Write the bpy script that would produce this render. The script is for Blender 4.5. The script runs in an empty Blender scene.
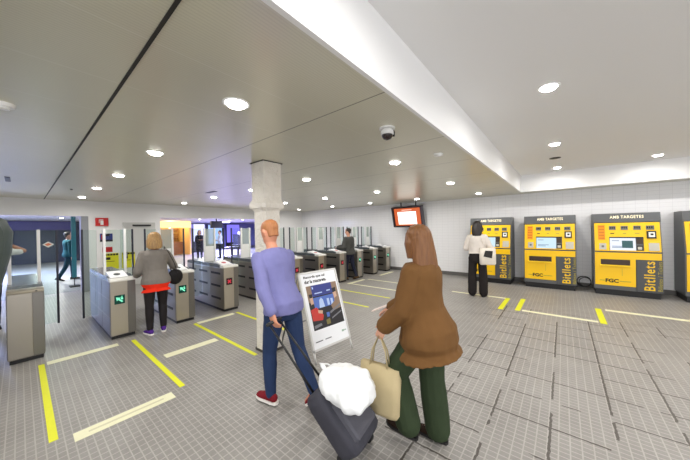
import bpy, bmesh, math, random
from math import sin, cos, pi, radians
from mathutils import Vector, Matrix, noise
random.seed(7)
SC = bpy.context.scene
COL = SC.collection
V = Vector

# ------------------------------------------------------------------ helpers
def srgb(r, g, b):
    f = lambda c: c/12.92 if c <= .04045 else ((c+.055)/1.055)**2.4
    return (f(r/255), f(g/255), f(b/255), 1)

def mat(name, col, rough=.5, metal=0., emit=None, estr=0., spec=.5, bump=0., bscale=40., mottle=0., mscale=6.):
    m = bpy.data.materials.new(name); m.use_nodes = True
    nt = m.node_tree; b = nt.nodes['Principled BSDF']
    b.inputs['Base Color'].default_value = col
    b.inputs['Roughness'].default_value = rough
    b.inputs['Metallic'].default_value = metal
    b.inputs['Specular IOR Level'].default_value = spec
    if emit:
        b.inputs['Emission Color'].default_value = emit
        b.inputs['Emission Strength'].default_value = estr
    if bump or mottle:
        tc = nt.nodes.new('ShaderNodeTexCoord')
        n = nt.nodes.new('ShaderNodeTexNoise'); n.inputs['Detail'].default_value = 4
        nt.links.new(tc.outputs['Object'], n.inputs['Vector'])
        n.inputs['Scale'].default_value = bscale if bump else mscale
        if bump:
            bp = nt.nodes.new('ShaderNodeBump'); bp.inputs['Strength'].default_value = bump
            bp.inputs['Distance'].default_value = .01
            nt.links.new(n.outputs['Fac'], bp.inputs['Height']); nt.links.new(bp.outputs['Normal'], b.inputs['Normal'])
        if mottle:
            n2 = nt.nodes.new('ShaderNodeTexNoise'); n2.inputs['Scale'].default_value = mscale
            n2.inputs['Detail'].default_value = 3
            nt.links.new(tc.outputs['Object'], n2.inputs['Vector'])
            mx = nt.nodes.new('ShaderNodeMix'); mx.data_type = 'RGBA'
            mx.inputs['A'].default_value = tuple(c*(1-mottle) for c in col[:3])+(1,)
            mx.inputs['B'].default_value = tuple(min(1, c*(1+mottle)) for c in col[:3])+(1,)
            nt.links.new(n2.outputs['Fac'], mx.inputs['Factor']); nt.links.new(mx.outputs['Result'], b.inputs['Base Color'])
    return m

def emis(name, col, s):
    m = bpy.data.materials.new(name); m.use_nodes = True
    b = m.node_tree.nodes['Principled BSDF']
    b.inputs['Base Color'].default_value = (.02, .02, .02, 1)
    b.inputs['Emission Color'].default_value = col; b.inputs['Emission Strength'].default_value = s
    return m

def glass(name, tint=(.9, .95, .93, 1), body=0., bodycol=(.6, .65, .62, 1)):
    m = bpy.data.materials.new(name); m.use_nodes = True
    nt = m.node_tree; nt.nodes.clear()
    o = nt.nodes.new('ShaderNodeOutputMaterial')
    t = nt.nodes.new('ShaderNodeBsdfTransparent'); t.inputs[0].default_value = tint
    g = nt.nodes.new('ShaderNodeBsdfGlossy'); g.inputs['Roughness'].default_value = .03
    fr = nt.nodes.new('ShaderNodeFresnel'); fr.inputs[0].default_value = 1.16
    mx = nt.nodes.new('ShaderNodeMixShader')
    nt.links.new(fr.outputs[0], mx.inputs[0]); nt.links.new(t.outputs[0], mx.inputs[1]); nt.links.new(g.outputs[0], mx.inputs[2])
    out = mx
    if body:
        d = nt.nodes.new('ShaderNodeBsdfDiffuse'); d.inputs[0].default_value = bodycol
        m2 = nt.nodes.new('ShaderNodeMixShader'); m2.inputs[0].default_value = body
        nt.links.new(mx.outputs[0], m2.inputs[1]); nt.links.new(d.outputs[0], m2.inputs[2]); out = m2
    nt.links.new(out.outputs[0], o.inputs['Surface'])
    return m

class NT:
    """tiny node-graph helper for the big surfaces"""
    def __init__(s, name):
        s.m = bpy.data.materials.new(name); s.m.use_nodes = True
        s.nt = s.m.node_tree; s.b = s.nt.nodes['Principled BSDF']
        s.g = s.nt.nodes.new('ShaderNodeNewGeometry')
        sp = s.nt.nodes.new('ShaderNodeSeparateXYZ'); s.nt.links.new(s.g.outputs['Position'], sp.inputs[0])
        s.x, s.y, s.z = sp.outputs
    def _in(s, sock, v):
        if hasattr(v, 'links') or hasattr(v, 'is_linked'): s.nt.links.new(v, sock)
        else: sock.default_value = v
    def math(s, op, a, b=0., c=0.):
        n = s.nt.nodes.new('ShaderNodeMath'); n.operation = op
        for i, v in enumerate((a, b, c)): s._in(n.inputs[i], v)
        return n.outputs[0]
    def noise(s, scale, detail=3, vec=None):
        n = s.nt.nodes.new('ShaderNodeTexNoise'); n.inputs['Scale'].default_value = scale
        n.inputs['Detail'].default_value = detail
        s.nt.links.new(vec or s.g.outputs['Position'], n.inputs['Vector']); return n.outputs['Fac']
    def line(s, c, period, off, hw):
        return s.math('LESS_THAN', s.math('PINGPONG', s.math('SUBTRACT', c, off), period/2), hw)
    def mix(s, f, a, b):
        n = s.nt.nodes.new('ShaderNodeMix'); n.data_type = 'RGBA'
        s._in(n.inputs['Factor'], f); s._in(n.inputs['A'], a); s._in(n.inputs['B'], b)
        return n.outputs['Result']
    def ramp(s, v, lo, hi):
        n = s.nt.nodes.new('ShaderNodeMapRange'); n.inputs['From Min'].default_value = lo; n.inputs['From Max'].default_value = hi
        s.nt.links.new(v, n.inputs['Value']); return n.outputs[0]
    def bump(s, h, strength, dist=.005):
        n = s.nt.nodes.new('ShaderNodeBump'); n.inputs['Strength'].default_value = strength; n.inputs['Distance'].default_value = dist
        s.nt.links.new(h, n.inputs['Height']); s.nt.links.new(n.outputs[0], s.b.inputs['Normal'])

class MB:
    """collects shapes in one bmesh; build() links them as ONE mesh object"""
    def __init__(s): s.bm = bmesh.new(); s.mi = 0
    def _fin(s, faces):
        for f in faces: f.material_index = s.mi
    def box(s, x0, x1, y0, y1, z0, z1, bevel=0., seg=2):
        r = bmesh.ops.create_cube(s.bm, size=1.)
        vs = r['verts']
        for v in vs: v.co = V(((x0+x1)/2+v.co.x*(x1-x0), (y0+y1)/2+v.co.y*(y1-y0), (z0+z1)/2+v.co.z*(z1-z0)))
        fs = set(f for v in vs for f in v.link_faces)
        if bevel:
            es = list(set(e for v in vs for e in v.link_edges))
            r = bmesh.ops.bevel(s.bm, geom=es, offset=bevel, segments=seg, affect='EDGES', profile=.5)
            fs = set(f for f in fs if f.is_valid) | set(r['faces'])
        s._fin(fs); return s
    def rings(s, rings, cap=True, closed=True):
        vs = [[s.bm.verts.new(p) for p in r] for r in rings]; n = len(rings[0]); fs = []
        for a, b in zip(vs, vs[1:]):
            for i in range(n if closed else n-1):
                fs.append(s.bm.faces.new((a[i], a[(i+1) % n], b[(i+1) % n], b[i])))
        if cap:
            fs.append(s.bm.faces.new(list(reversed(vs[0])))); fs.append(s.bm.faces.new(vs[-1]))
        s._fin(fs); return s
    def tube(s, pts, rad, side=(1, 0, 0), n=12, cap=True):
        """loft along pts; rad entries r or (a along side, b across)"""
        pts = [V(p) for p in pts]; rg = []; side = V(side)
        for i, p in enumerate(pts):
            t = (pts[min(i+1, len(pts)-1)]-pts[max(i-1, 0)]).normalized()
            u = side-t*side.dot(t)
            if u.length < 1e-3: u = V((0, 1, 0))-t*t.y
            u.normalize(); w = t.cross(u)
            a, b = rad[i] if isinstance(rad[i], (tuple, list)) else (rad[i], rad[i])
            rg.append([p+u*(a*cos(2*pi*k/n))+w*(b*sin(2*pi*k/n)) for k in range(n)])
        return s.rings(rg, cap)
    def ball(s, c, r, sub=2):
        c = V(c); r = (r, r, r) if not isinstance(r, (tuple, list)) else r
        q = bmesh.ops.create_icosphere(s.bm, subdivisions=sub, radius=1.)
        for v in q['verts']: v.co = V((c.x+v.co.x*r[0], c.y+v.co.y*r[1], c.z+v.co.z*r[2]))
        s._fin(set(f for v in q['verts'] for f in v.link_faces)); return s
    def limb(s, pts, rad, side=(1, 0, 0), n=12):
        s.tube(pts, rad, side, n)
        for p, r in ((pts[0], rad[0]), (pts[-1], rad[-1])):
            r = min(r) if isinstance(r, (tuple, list)) else r
            s.ball(p, r*.98)
        return s
    def cyl(s, c, r, z0, z1, n=24, r2=None):
        r2 = r if r2 is None else r2
        return s.rings([[V((c[0]+q*cos(2*pi*k/n), c[1]+q*sin(2*pi*k/n), z)) for k in range(n)] for q, z in ((r, z0), (r2, z1))])
    def prism(s, poly, ax, a0, a1):
        """extrude polygon (2D) along axis ax; remaining axes in xyz order"""
        def P(u, v, a):
            return V({'x': (a, u, v), 'y': (u, a, v), 'z': (u, v, a)}[ax])
        return s.rings([[P(u, v, a0) for u, v in poly], [P(u, v, a1) for u, v in poly]])
    def poly(s, pts):
        s._fin([s.bm.faces.new([s.bm.verts.new(p) for p in pts])]); return s
    def xf(s, M):
        bmesh.ops.transform(s.bm, matrix=M, verts=s.bm.verts[:]); return s
    def build(s, name, mats, parent=None, smooth=False, loc=None, normals=True):
        if normals: bmesh.ops.recalc_face_normals(s.bm, faces=s.bm.faces[:])
        me = bpy.data.meshes.new(name); s.bm.to_mesh(me); s.bm.free()
        for m in (mats if isinstance(mats, (list, tuple)) else [mats]): me.materials.append(m)
        if smooth:
            for p in me.polygons: p.use_smooth = True
        o = bpy.data.objects.new(name, me); COL.objects.link(o)
        if parent: o.parent = parent
        if loc: o.location = loc
        return o

def tag(o, label, cat, group=None, kind=None):
    o['label'] = label; o['category'] = cat
    if group: o['group'] = group
    if kind: o['kind'] = kind
    return o
def struct(o): o['kind'] = 'structure'; return o
def thing(name, label, cat, loc=(0, 0, 0), rz=0., group=None):
    o = bpy.data.objects.new(name, None); COL.objects.link(o)
    o.empty_display_size = .1
    o.location = loc; o.rotation_euler = (0, 0, rz); return tag(o, label, cat, group)
def kids(o): return [c for c in list(bpy.data.objects) if c.parent == o]
def copy_tree(o, parent=None):
    ch = list(o.children); c = o.copy(); COL.objects.link(c)
    if parent: c.parent = parent
    for k in ch: copy_tree(k, c)
    return c

def text(s, name, m, parent, origin, u, v, w, h, depth=.002, bold=0., space=1.):
    """lettering filling the box origin + [0,w]u + [0,h]v"""
    cu = bpy.data.curves.new(name, 'FONT'); cu.body = s; cu.extrude = .02; cu.offset = bold; cu.resolution_u = 3; cu.space_character = space
    t = bpy.data.objects.new(name, cu); COL.objects.link(t)
    dg = bpy.context.evaluated_depsgraph_get(); dg.update()
    me = bpy.data.meshes.new_from_object(t.evaluated_get(dg)); me.name = name
    bpy.data.objects.remove(t); bpy.data.curves.remove(cu)
    xs = [q.co.x for q in me.vertices]; ys = [q.co.y for q in me.vertices]
    x0, x1, y0, y1 = min(xs), max(xs), min(ys), max(ys)
    u = V(u).normalized(); v = V(v).normalized(); n = u.cross(v); O = V(origin)
    for q in me.vertices:
        q.co = O+u*((q.co.x-x0)/(x1-x0)*w)+v*((q.co.y-y0)/(y1-y0)*h)+n*(depth if q.co.z > 0 else 0)
    me.materials.clear(); me.materials.append(m)
    o = bpy.data.objects.new(name, me); COL.objects.link(o); o.parent = parent
    return o

# ------------------------------------------------------------------ camera
F = 266.28; CAMH = 1.72
yaw, pit, rol = radians(39.329), radians(-.30993), radians(-1.05645)
fw = V((-sin(yaw)*cos(pit), cos(yaw)*cos(pit), sin(pit)))
rt0 = V((cos(yaw), sin(yaw), 0)); up0 = rt0.cross(fw)
rt = rt0*cos(rol)+up0*sin(rol); up = -rt0*sin(rol)+up0*cos(rol)
cam = bpy.data.cameras.new('camera'); co = bpy.data.objects.new('camera', cam); COL.objects.link(co)
cam.sensor_width = 36; cam.lens = F/690*36; cam.clip_start = .05; cam.clip_end = 200
M = Matrix((rt, up, -fw)).transposed().to_4x4(); M.translation = V((0, 0, CAMH)); co.matrix_world = M
SC.camera = co

# ------------------------------------------------------------------ materials
WHITE = mat('white_plaster', srgb(236, 236, 236), .6)
SOFFIT = mat('white_beam_paint', srgb(240, 240, 240), .5)
STEEL = mat('brushed_steel', srgb(164, 158, 148), .32, .88)
STEEL_D = mat('darker_steel', srgb(128, 125, 120), .32, .85)
STEEL_L = mat('pale_satin_steel', srgb(182, 174, 160), .34, .8)
LIP_W = mat('pale_lip', srgb(226, 224, 218), .35, .2)
TOPGREY = mat('grey_top_cover', srgb(110, 116, 122), .25, .4)
BLACK = mat('black_plastic', srgb(22, 22, 24), .4)
RUBBER = mat('black_rubber_edge', srgb(38, 40, 52), .5)
POSTW = mat('white_post', srgb(232, 232, 230), .35)
GCLEAR = glass('clear_glass')
GFROST = glass('tinted_glass', (.86, .92, .89, 1), .45, srgb(196, 206, 200))
GREEN_D = mat('green_display', srgb(8, 50, 42), .2, emit=srgb(0, 70, 56), estr=.3)
GREEN_E = emis('green_symbol', srgb(120, 235, 190), 1.)
RED_D = mat('red_display', srgb(40, 8, 14), .2, emit=srgb(60, 5, 15), estr=.2)
RED_E = emis('red_symbol', srgb(210, 40, 60), .8)
YELLOW = mat('ticket_machine_yellow', srgb(255, 204, 10), .38)
YELLOW2 = mat('pale_yellow_ledge', srgb(250, 206, 40), .35)
MGREY = mat('machine_grey', srgb(96, 98, 100), .42)
MDARK = mat('machine_dark_grey', srgb(78, 80, 82), .45)
TAPE_Y = mat('yellow_floor_tape', srgb(222, 224, 30), .5, mottle=.06, mscale=30)
TAPE_W = mat('cream_floor_tape', srgb(228, 226, 192), .5, mottle=.08, mscale=30)
LAMP = emis('lamp_diffuser', (1, .98, .95, 1), 14)
RING = mat('lamp_ring', srgb(240, 240, 238), .4)
LETTER = emis('lit_lettering', srgb(255, 240, 200), 1.3)
GREYBOX = mat('pale_grey_plastic', srgb(196, 192, 180), .4)
SKIN = mat('skin', srgb(214, 160, 134), .5, mottle=.06, mscale=20)
SKIN_D = mat('tanned_skin', srgb(176, 118, 88), .5, mottle=.06, mscale=20)
EYE = mat('eye_white', srgb(235, 232, 228), .3); IRIS = mat('iris', srgb(50, 36, 28), .2); LIP = mat('lip', srgb(176, 96, 90), .5)
CLOTHB = .25
def cloth(name, r, g, b, rough=.85): return mat(name, srgb(r, g, b), rough, bump=CLOTHB, bscale=120, mottle=.12, mscale=9, spec=.2)

# ------------------------------------------------------------------ floor
f = NT('floor_tiles')
lx = f.line(f.x, .0704, .0244, .0045); ly = f.line(f.y, .0525, .0, .0042)
ln = f.math('MAXIMUM', lx, ly)
base = f.mix(f.noise(1.1, 4), srgb(133, 130, 126), srgb(162, 159, 155))
base = f.mix(f.math('MULTIPLY', f.ramp(f.noise(3.1, 5), .45, .75), .35), base, srgb(108, 104, 100))
base = f.mix(f.math('MULTIPLY', f.noise(46, 3), .45), base, srgb(104, 100, 96))
lit = f.mix(f.noise(9, 2), srgb(164, 160, 154), srgb(188, 184, 178))
c = f.mix(f.math('MULTIPLY', ln, .62), base, lit)
n1 = f.noise(1.35, 2)
wob = f.math('MULTIPLY', f.math('SUBTRACT', f.noise(22, 2), .5), .022)
jx = f.line(f.math('ADD', f.x, wob), .4225, .32, .009); jy = f.line(f.math('ADD', f.y, wob), .42, 2.82, .008)
jitter = f.noise(14, 3)
dj = f.math('MULTIPLY', f.math('MAXIMUM', jx, jy), f.math('GREATER_THAN', n1, .43))
dj = f.math('MULTIPLY', dj, f.math('GREATER_THAN', jitter, .3))
dj = f.math('MULTIPLY', dj, f.math('GREATER_THAN', f.math('ADD', f.x, f.math('MULTIPLY', n1, 1.2)), -.5))
dj = f.math('MULTIPLY', dj, f.math('LESS_THAN', f.y, 6.6))
c = f.mix(f.math('MULTIPLY', dj, .88), c, srgb(58, 50, 44))
f.nt.links.new(c, f.b.inputs['Base Color'])
f.b.inputs['Roughness'].default_value = .42
f.bump(f.math('SUBTRACT', 1., ln), .25, .002)
struct(MB().box(-40, 6.5, -5, 26, -.1, 0).build('floor', f.m))

# ------------------------------------------------------------------ ceilings
CZ, UZ, BX, BY, WY, WX = 2.68, 3.14, -.94, 9.17, 9.75, -11.0
g = NT('metal_ceiling')
cb = g.mix(g.noise(.8, 2), srgb(208, 205, 186), srgb(222, 219, 202))
s1 = g.line(g.y, 1.22, .43, .006); s2 = g.line(g.x, .613, -1.588, .005)
perf = g.math('MULTIPLY', g.line(g.x, .02, 0, .004), .10)
cb = g.mix(perf, cb, srgb(120, 116, 104))
cb = g.mix(g.math('MULTIPLY', s2, .45), cb, srgb(226, 224, 212))
cb = g.mix(g.math('MULTIPLY', s1, .75), cb, srgb(92, 88, 78))
g.nt.links.new(cb, g.b.inputs['Base Color'])
g.b.inputs['Metallic'].default_value = .35; g.b.inputs['Roughness'].default_value = .3
struct(MB().box(WX, BX, -5, WY+.2, CZ, CZ+.1).box(BX, 6.5, BY, WY+.2, CZ, CZ+.1).build('ceiling', [g.m]))
struct(MB().box(BX, 6.5, -5, BY, UZ, UZ+.1).build('ceiling_raised', WHITE))
struct(MB().box(BX-.02, BX+.012, -5, BY, CZ-.006, UZ).box(BX, 6.5, BY-.012, BY+.02, CZ-.006, UZ).build('trim_1', SOFFIT))
struct(MB().box(WX, -.95, .422, .438, CZ-.006, CZ-.0005).build('trim_2', mat('black_ceiling_slit', srgb(30, 28, 24), .6)))

# ------------------------------------------------------------------ walls
w = NT('white_glazed_tiles')
wl = w.math('MAXIMUM', w.line(w.z, .1, 0, .003), w.line(w.x, .2, 0, .003))
wc = w.mix(w.math('MULTIPLY', wl, .3), srgb(246, 246, 248), srgb(190, 190, 194))
w.nt.links.new(wc, w.b.inputs['Base Color']); w.b.inputs['Roughness'].default_value = .16
w.bump(w.math('SUBTRACT', 1., wl), .3, .002)
struct(MB().box(WX-.2, 6.5, WY, WY+.2, 0, UZ).build('wall_back', w.m))
struct(MB().box(WX+.12, 6.5, WY-.03, WY, 0, .12, .004).build('baseboard_back', mat('dark_baseboard', srgb(104, 102, 100), .5)))
PAINT = mat('white_wall_paint', srgb(242, 241, 240), .5)
wk = MB().box(WX-.25, WX, 1.29, 3.14, 0, CZ).box(WX-.25, WX, 8.2, WY, 0, CZ).box(WX-.25, WX+.02, -8, 8.2, 2.23, CZ)
struct(wk.build('wall_left', PAINT))
struct(MB().box(WX-.3, WX+.03, 1.14, 1.3, 0, 2.23, .01).build('trim_3', mat('grey_pillar', srgb(150, 152, 158), .5)))
struct(MB().box(WX-.2, -2.6, -5.2, -5, 0, UZ).build('wall_front', PAINT))
struct(MB().box(6.5, 6.7, 4.5, WY+.2, 0, UZ+.1).build('wall_right', PAINT))
# service door in the wall behind the gates
d = struct(MB().box(WX, WX+.03, 2.1, 2.98, 0, 2.05, .004).build('door_1', mat('grey_door', srgb(206, 206, 202), .4)))
MB().box(WX+.03, WX+.09, 2.35, 2.85, 1.93, 1.98, .008).build('door_closer', BLACK, d)
MB().box(WX+.03, WX+.08, 2.16, 2.2, .95, 1.1, .008).build('door_handle', STEEL_D, d)

# square pillar with a moulded ring
P = MB(); pcx, pcy = -3.31, 2.27
def sq(h, ch, z):
    return [V((pcx+a*h-(a*ch if k else 0), pcy+b*h-(0 if k else b*ch), z)) for a, b, k in
            ((1, 1, 1), (-1, 1, 1), (-1, 1, 0), (-1, -1, 0), (-1, -1, 1), (1, -1, 1), (1, -1, 0), (1, 1, 0))]
P.rings([sq(.138, .03, 0), sq(.138, .03, 1.98), sq(.15, .03, 2.0), sq(.186, .035, 2.03), sq(.19, .035, 2.09), sq(.16, .03, 2.15), sq(.148, .008, 2.2), sq(.148, .006, CZ)])
pm = NT('painted_masonry')
pc = pm.mix(pm.noise(7, 5), srgb(214, 206, 194), srgb(244, 240, 232))
pm.nt.links.new(pc, pm.b.inputs['Base Color']); pm.b.inputs['Roughness'].default_value = .7
pm.bump(pm.noise(26, 6), 1., .03)
struct(P.build('pillar', pm.m))
struct(MB().box(pcx-.145, pcx+.145, pcy-.145, pcy+.145, 0, .035, .006).build('trim_4', mat('dark_pillar_foot', srgb(70, 66, 62), .6)))
struct(MB().box(pcx-.165, pcx+.165, pcy-.165, pcy+.165, CZ-.008, CZ-.001).build('trim_5', mat('ceiling_cutout', srgb(40, 36, 32), .6)))

# ------------------------------------------------------------------ downlights
def add_light(parent, z, watts, rad=.09, col=(1, .97, .93)):
    L = bpy.data.lights.new('lamp_light', 'AREA'); L.shape = 'DISK'; L.size = rad*2; L.energy = watts; L.color = col; L.spread = radians(170)
    o = bpy.data.objects.new('lamp_light', L); COL.objects.link(o); o.parent = parent; o.location = (0, 0, z)
def make_downlight(watts):
    t = thing('downlight', '', 'downlight')
    rg = MB(); n = 28
    prof = [(.074, 0), (.078, -.004), (.088, -.008), (.096, -.005), (.098, 0)]
    rg.rings([[V((r*cos(2*pi*k/n), r*sin(2*pi*k/n), z)) for k in range(n)] for r, z in prof], cap=False)
    rg.build('trim_ring', RING, t, True)
    MB().cyl((0, 0), .062, -.016, -.0005, 28, .075).build('diffuser', LAMP, t)
    add_light(t, -.02, watts, .06)
    return t
ORD = ['first', 'second', 'third', 'fourth', 'fifth', 'sixth']
W_LOW, W_UP = 11., 12.
d0 = make_downlight(W_LOW); used = False
rows = {1.05: 'the nearest row', 3.5: 'the row behind the pillar', 6.0: 'the row beyond the pillar', 8.5: 'the row along the tiled wall', -1.4: 'the row past the black slit'}
for y, rn in rows.items():
    for i, x in enumerate((-1.9, -3.8, -5.7, -7.65, -9.8)):
        o = copy_tree(d0) if used else d0; used = True
        o.location = (x, y, CZ)
        tag(o, 'round downlight in metal ceiling, %s from the beam in %s' % (ORD[i], rn), 'downlight', 'downlights in the metal ceiling')
d1 = make_downlight(W_UP); used = False
for x, cn in ((-.1, 'the row beside the beam'), (1.55, 'the row over the machines'), (3.2, 'the row past the machines'), (5.2, 'the row by the right wall')):
    for i, y in enumerate((8.48, 5.98, 3.48, .98, -1.5)):
        if x == 1.55 and y == 3.48 and False: continue
        o = copy_tree(d1) if used else d1; used = True
        o.location = (x, y, UZ)
        tag(o, 'round downlight in raised ceiling, %s from machines in %s' % (ORD[i], cn), 'downlight', 'downlights in the raised ceiling')

# ceiling fittings
t = thing('security_camera', 'white dome security camera with dark bubble hanging under the metal ceiling', 'camera', (-1.3, 2.254, CZ))
MB().cyl((0, 0), .075, -.012, 0).build('mounting_plate', RING, t)
MB().tube([(.02, .055, -.005), (.03, .07, -.03), (.03, .072, -.07)], [.014, .016, .012], n=10).build('bracket', BLACK, t, True)
MB().rings([[V((r*cos(a*pi/12), r*sin(a*pi/12), z)) for a in range(24)] for r, z in ((.045, -.01), (.06, -.03), (.062, -.06), (.055, -.068))]).build('housing', POSTW, t, True)
MB().rings([[V((r*cos(a*pi/12), r*sin(a*pi/12), z)) for a in range(24)] for r, z in ((.054, -.066), (.05, -.085), (.036, -.105), (.012, -.115), (.001, -.116))]).build('dome', mat('dark_dome', srgb(40, 28, 26), .08), t, True)
o = MB().cyl((0, 0), .06, -.02, 0, 28, .065).cyl((0, 0), .035, -.032, -.02).build('smoke_detector', RING, loc=(-1.265, 3.508, CZ))
tag(o, 'white round smoke detector in metal ceiling next to the white beam', 'smoke detector')
o = MB().cyl((0, 0), .05, -.025, 0, 24, .06).cyl((0, 0), .028, -.04, -.025).build('smoke_detector', RING, loc=(-3.16, -.06, CZ))
tag(o, 'white round smoke detector left of the black ceiling slit at frame edge', 'smoke detector')
o = MB().cyl((0, 0), .018, -.02, 0, 16, .022).build('sprinkler_head', BLACK, loc=(-8.2, .72, CZ+.004))
tag(o, 'small dark sprinkler head beside the far end of the black ceiling slit', 'sprinkler')
o = MB().box(-.3, .3, -.03, .03, -.008, 0, .002).box(-.27, .27, -.012, .012, -.010, -.008).build('air_vent', BLACK, loc=(-7.4, -.12, CZ))
tag(o, 'dark slot air vent in metal ceiling above the covered kiosk', 'vent')
o = MB().cyl((0, 0), .1, -.006, 0, 28).cyl((0, 0), .06, -.012, -.006, 24).build('air_vent', mat('vent_dark', srgb(50, 44, 40), .6), loc=(-.118, 7.244, UZ))
tag(o, 'dark round vent in white raised ceiling between two downlights', 'vent')
o = MB().box(-.22, .22, -.05, .05, -.008, 0, .002).build('air_vent', BLACK, loc=(-6.7, 3.0, CZ))
tag(o, 'dark slot air vent in metal ceiling left of the pillar top', 'vent')

# ------------------------------------------------------------------ floor markings (tape)
def tape(x0, x1, y0, y1, m, label, cat='floor marking', grp=None):
    o = MB().box(x0-(x0+x1)/2, x1-(x0+x1)/2, y0-(y0+y1)/2, y1-(y0+y1)/2, 0, .003).build('floor_tape', m, loc=((x0+x1)/2, (y0+y1)/2, .0005))
    tag(o, label, cat, grp)
GY = [.035, 1.06, 1.98, 2.88, 3.80, 4.725, 5.65, 6.57, 7.49, 8.415, 9.335]
yl = [.15, 1.117, 2.034, 2.865, 3.86, 4.78, 5.7, 6.5, 7.4]
ynm = ['running out from the nearest gate at the left edge', 'running out from the gate beside the woman in grey', 'running out from the gate in front of the pillar',
       'passing behind the man in the blue shirt', 'passing behind the poster stand, first of three', 'passing behind the poster stand, second of three', 'passing behind the poster stand, third of three',
       'running out from the gate beside the man in dark jacket', 'farthest of the row in front of the gates']
for y, nmx in zip(yl, ynm):
    thin = y > 6
    tape(-5.33 if not thin else -5.1, -3.29, y-(.027 if not thin else .035), y+(.027 if not thin else .035), TAPE_Y if not thin else TAPE_W, ('yellow' if not thin else 'faded cream') + ' floor tape line '+nmx, grp='lane lines in front of the gates')
for (x0, x1, y0, y1, l) in [(-5.38, -5.25, .2, .93, 'across the nearest gate lane'), (-3.27, -3.13, .26, 1.0, 'nearest the camera, with a thin dark stripe along it'),
                            (-4.34, -4.2, 1.24, 1.95, 'behind the woman in grey'), (-5.36, -5.25, 2.08, 2.78, 'across the lane left of the pillar'),
                            (-5.24, -5.12, 6.43, 7.28, 'across the lane of the man in dark jacket'), (-5.22, -5.1, 8.25, 9.2, 'across the last lane by the tiled wall')]:
    tape(x0, x1, y0, y1, TAPE_W, 'cream floor tape strip '+l, grp='cross strips in the gate lanes')
o = MB().box(-.012, .012, -.28, .28, 0, .001).build('tape_stripe', mat('stripe_print', srgb(204, 200, 168), .6), [q for q in bpy.data.objects if q.get('label', '').endswith('thin dark stripe along it')][0]); o.location = (0, 0, .003)
for (x0, x1, y0, y1, m, l) in [(-2.3, -1.07, 7.2, 7.29, TAPE_W, 'cream floor tape line in front of the machine the woman uses'), (-.66, .46, 6.35, 6.45, TAPE_W, 'cream floor tape line between the yellow ticks in the middle'),
                               (.63, 3.6, 7.3, 7.42, TAPE_W, 'cream floor tape line in front of the two machines at the right'), (-1.07, -.98, 6.25, 7.29, TAPE_Y, 'short yellow floor tape tick, leftmost of the three'),
                               (-.78, -.69, 6.34, 7.4, TAPE_Y, 'short yellow floor tape tick, middle of the three'), (.48, .57, 6.33, 7.4, TAPE_Y, 'short yellow floor tape tick, rightmost of the three')]:
    tape(x0, x1, y0, y1, m, l, grp='queue markings before the ticket machines')

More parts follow.
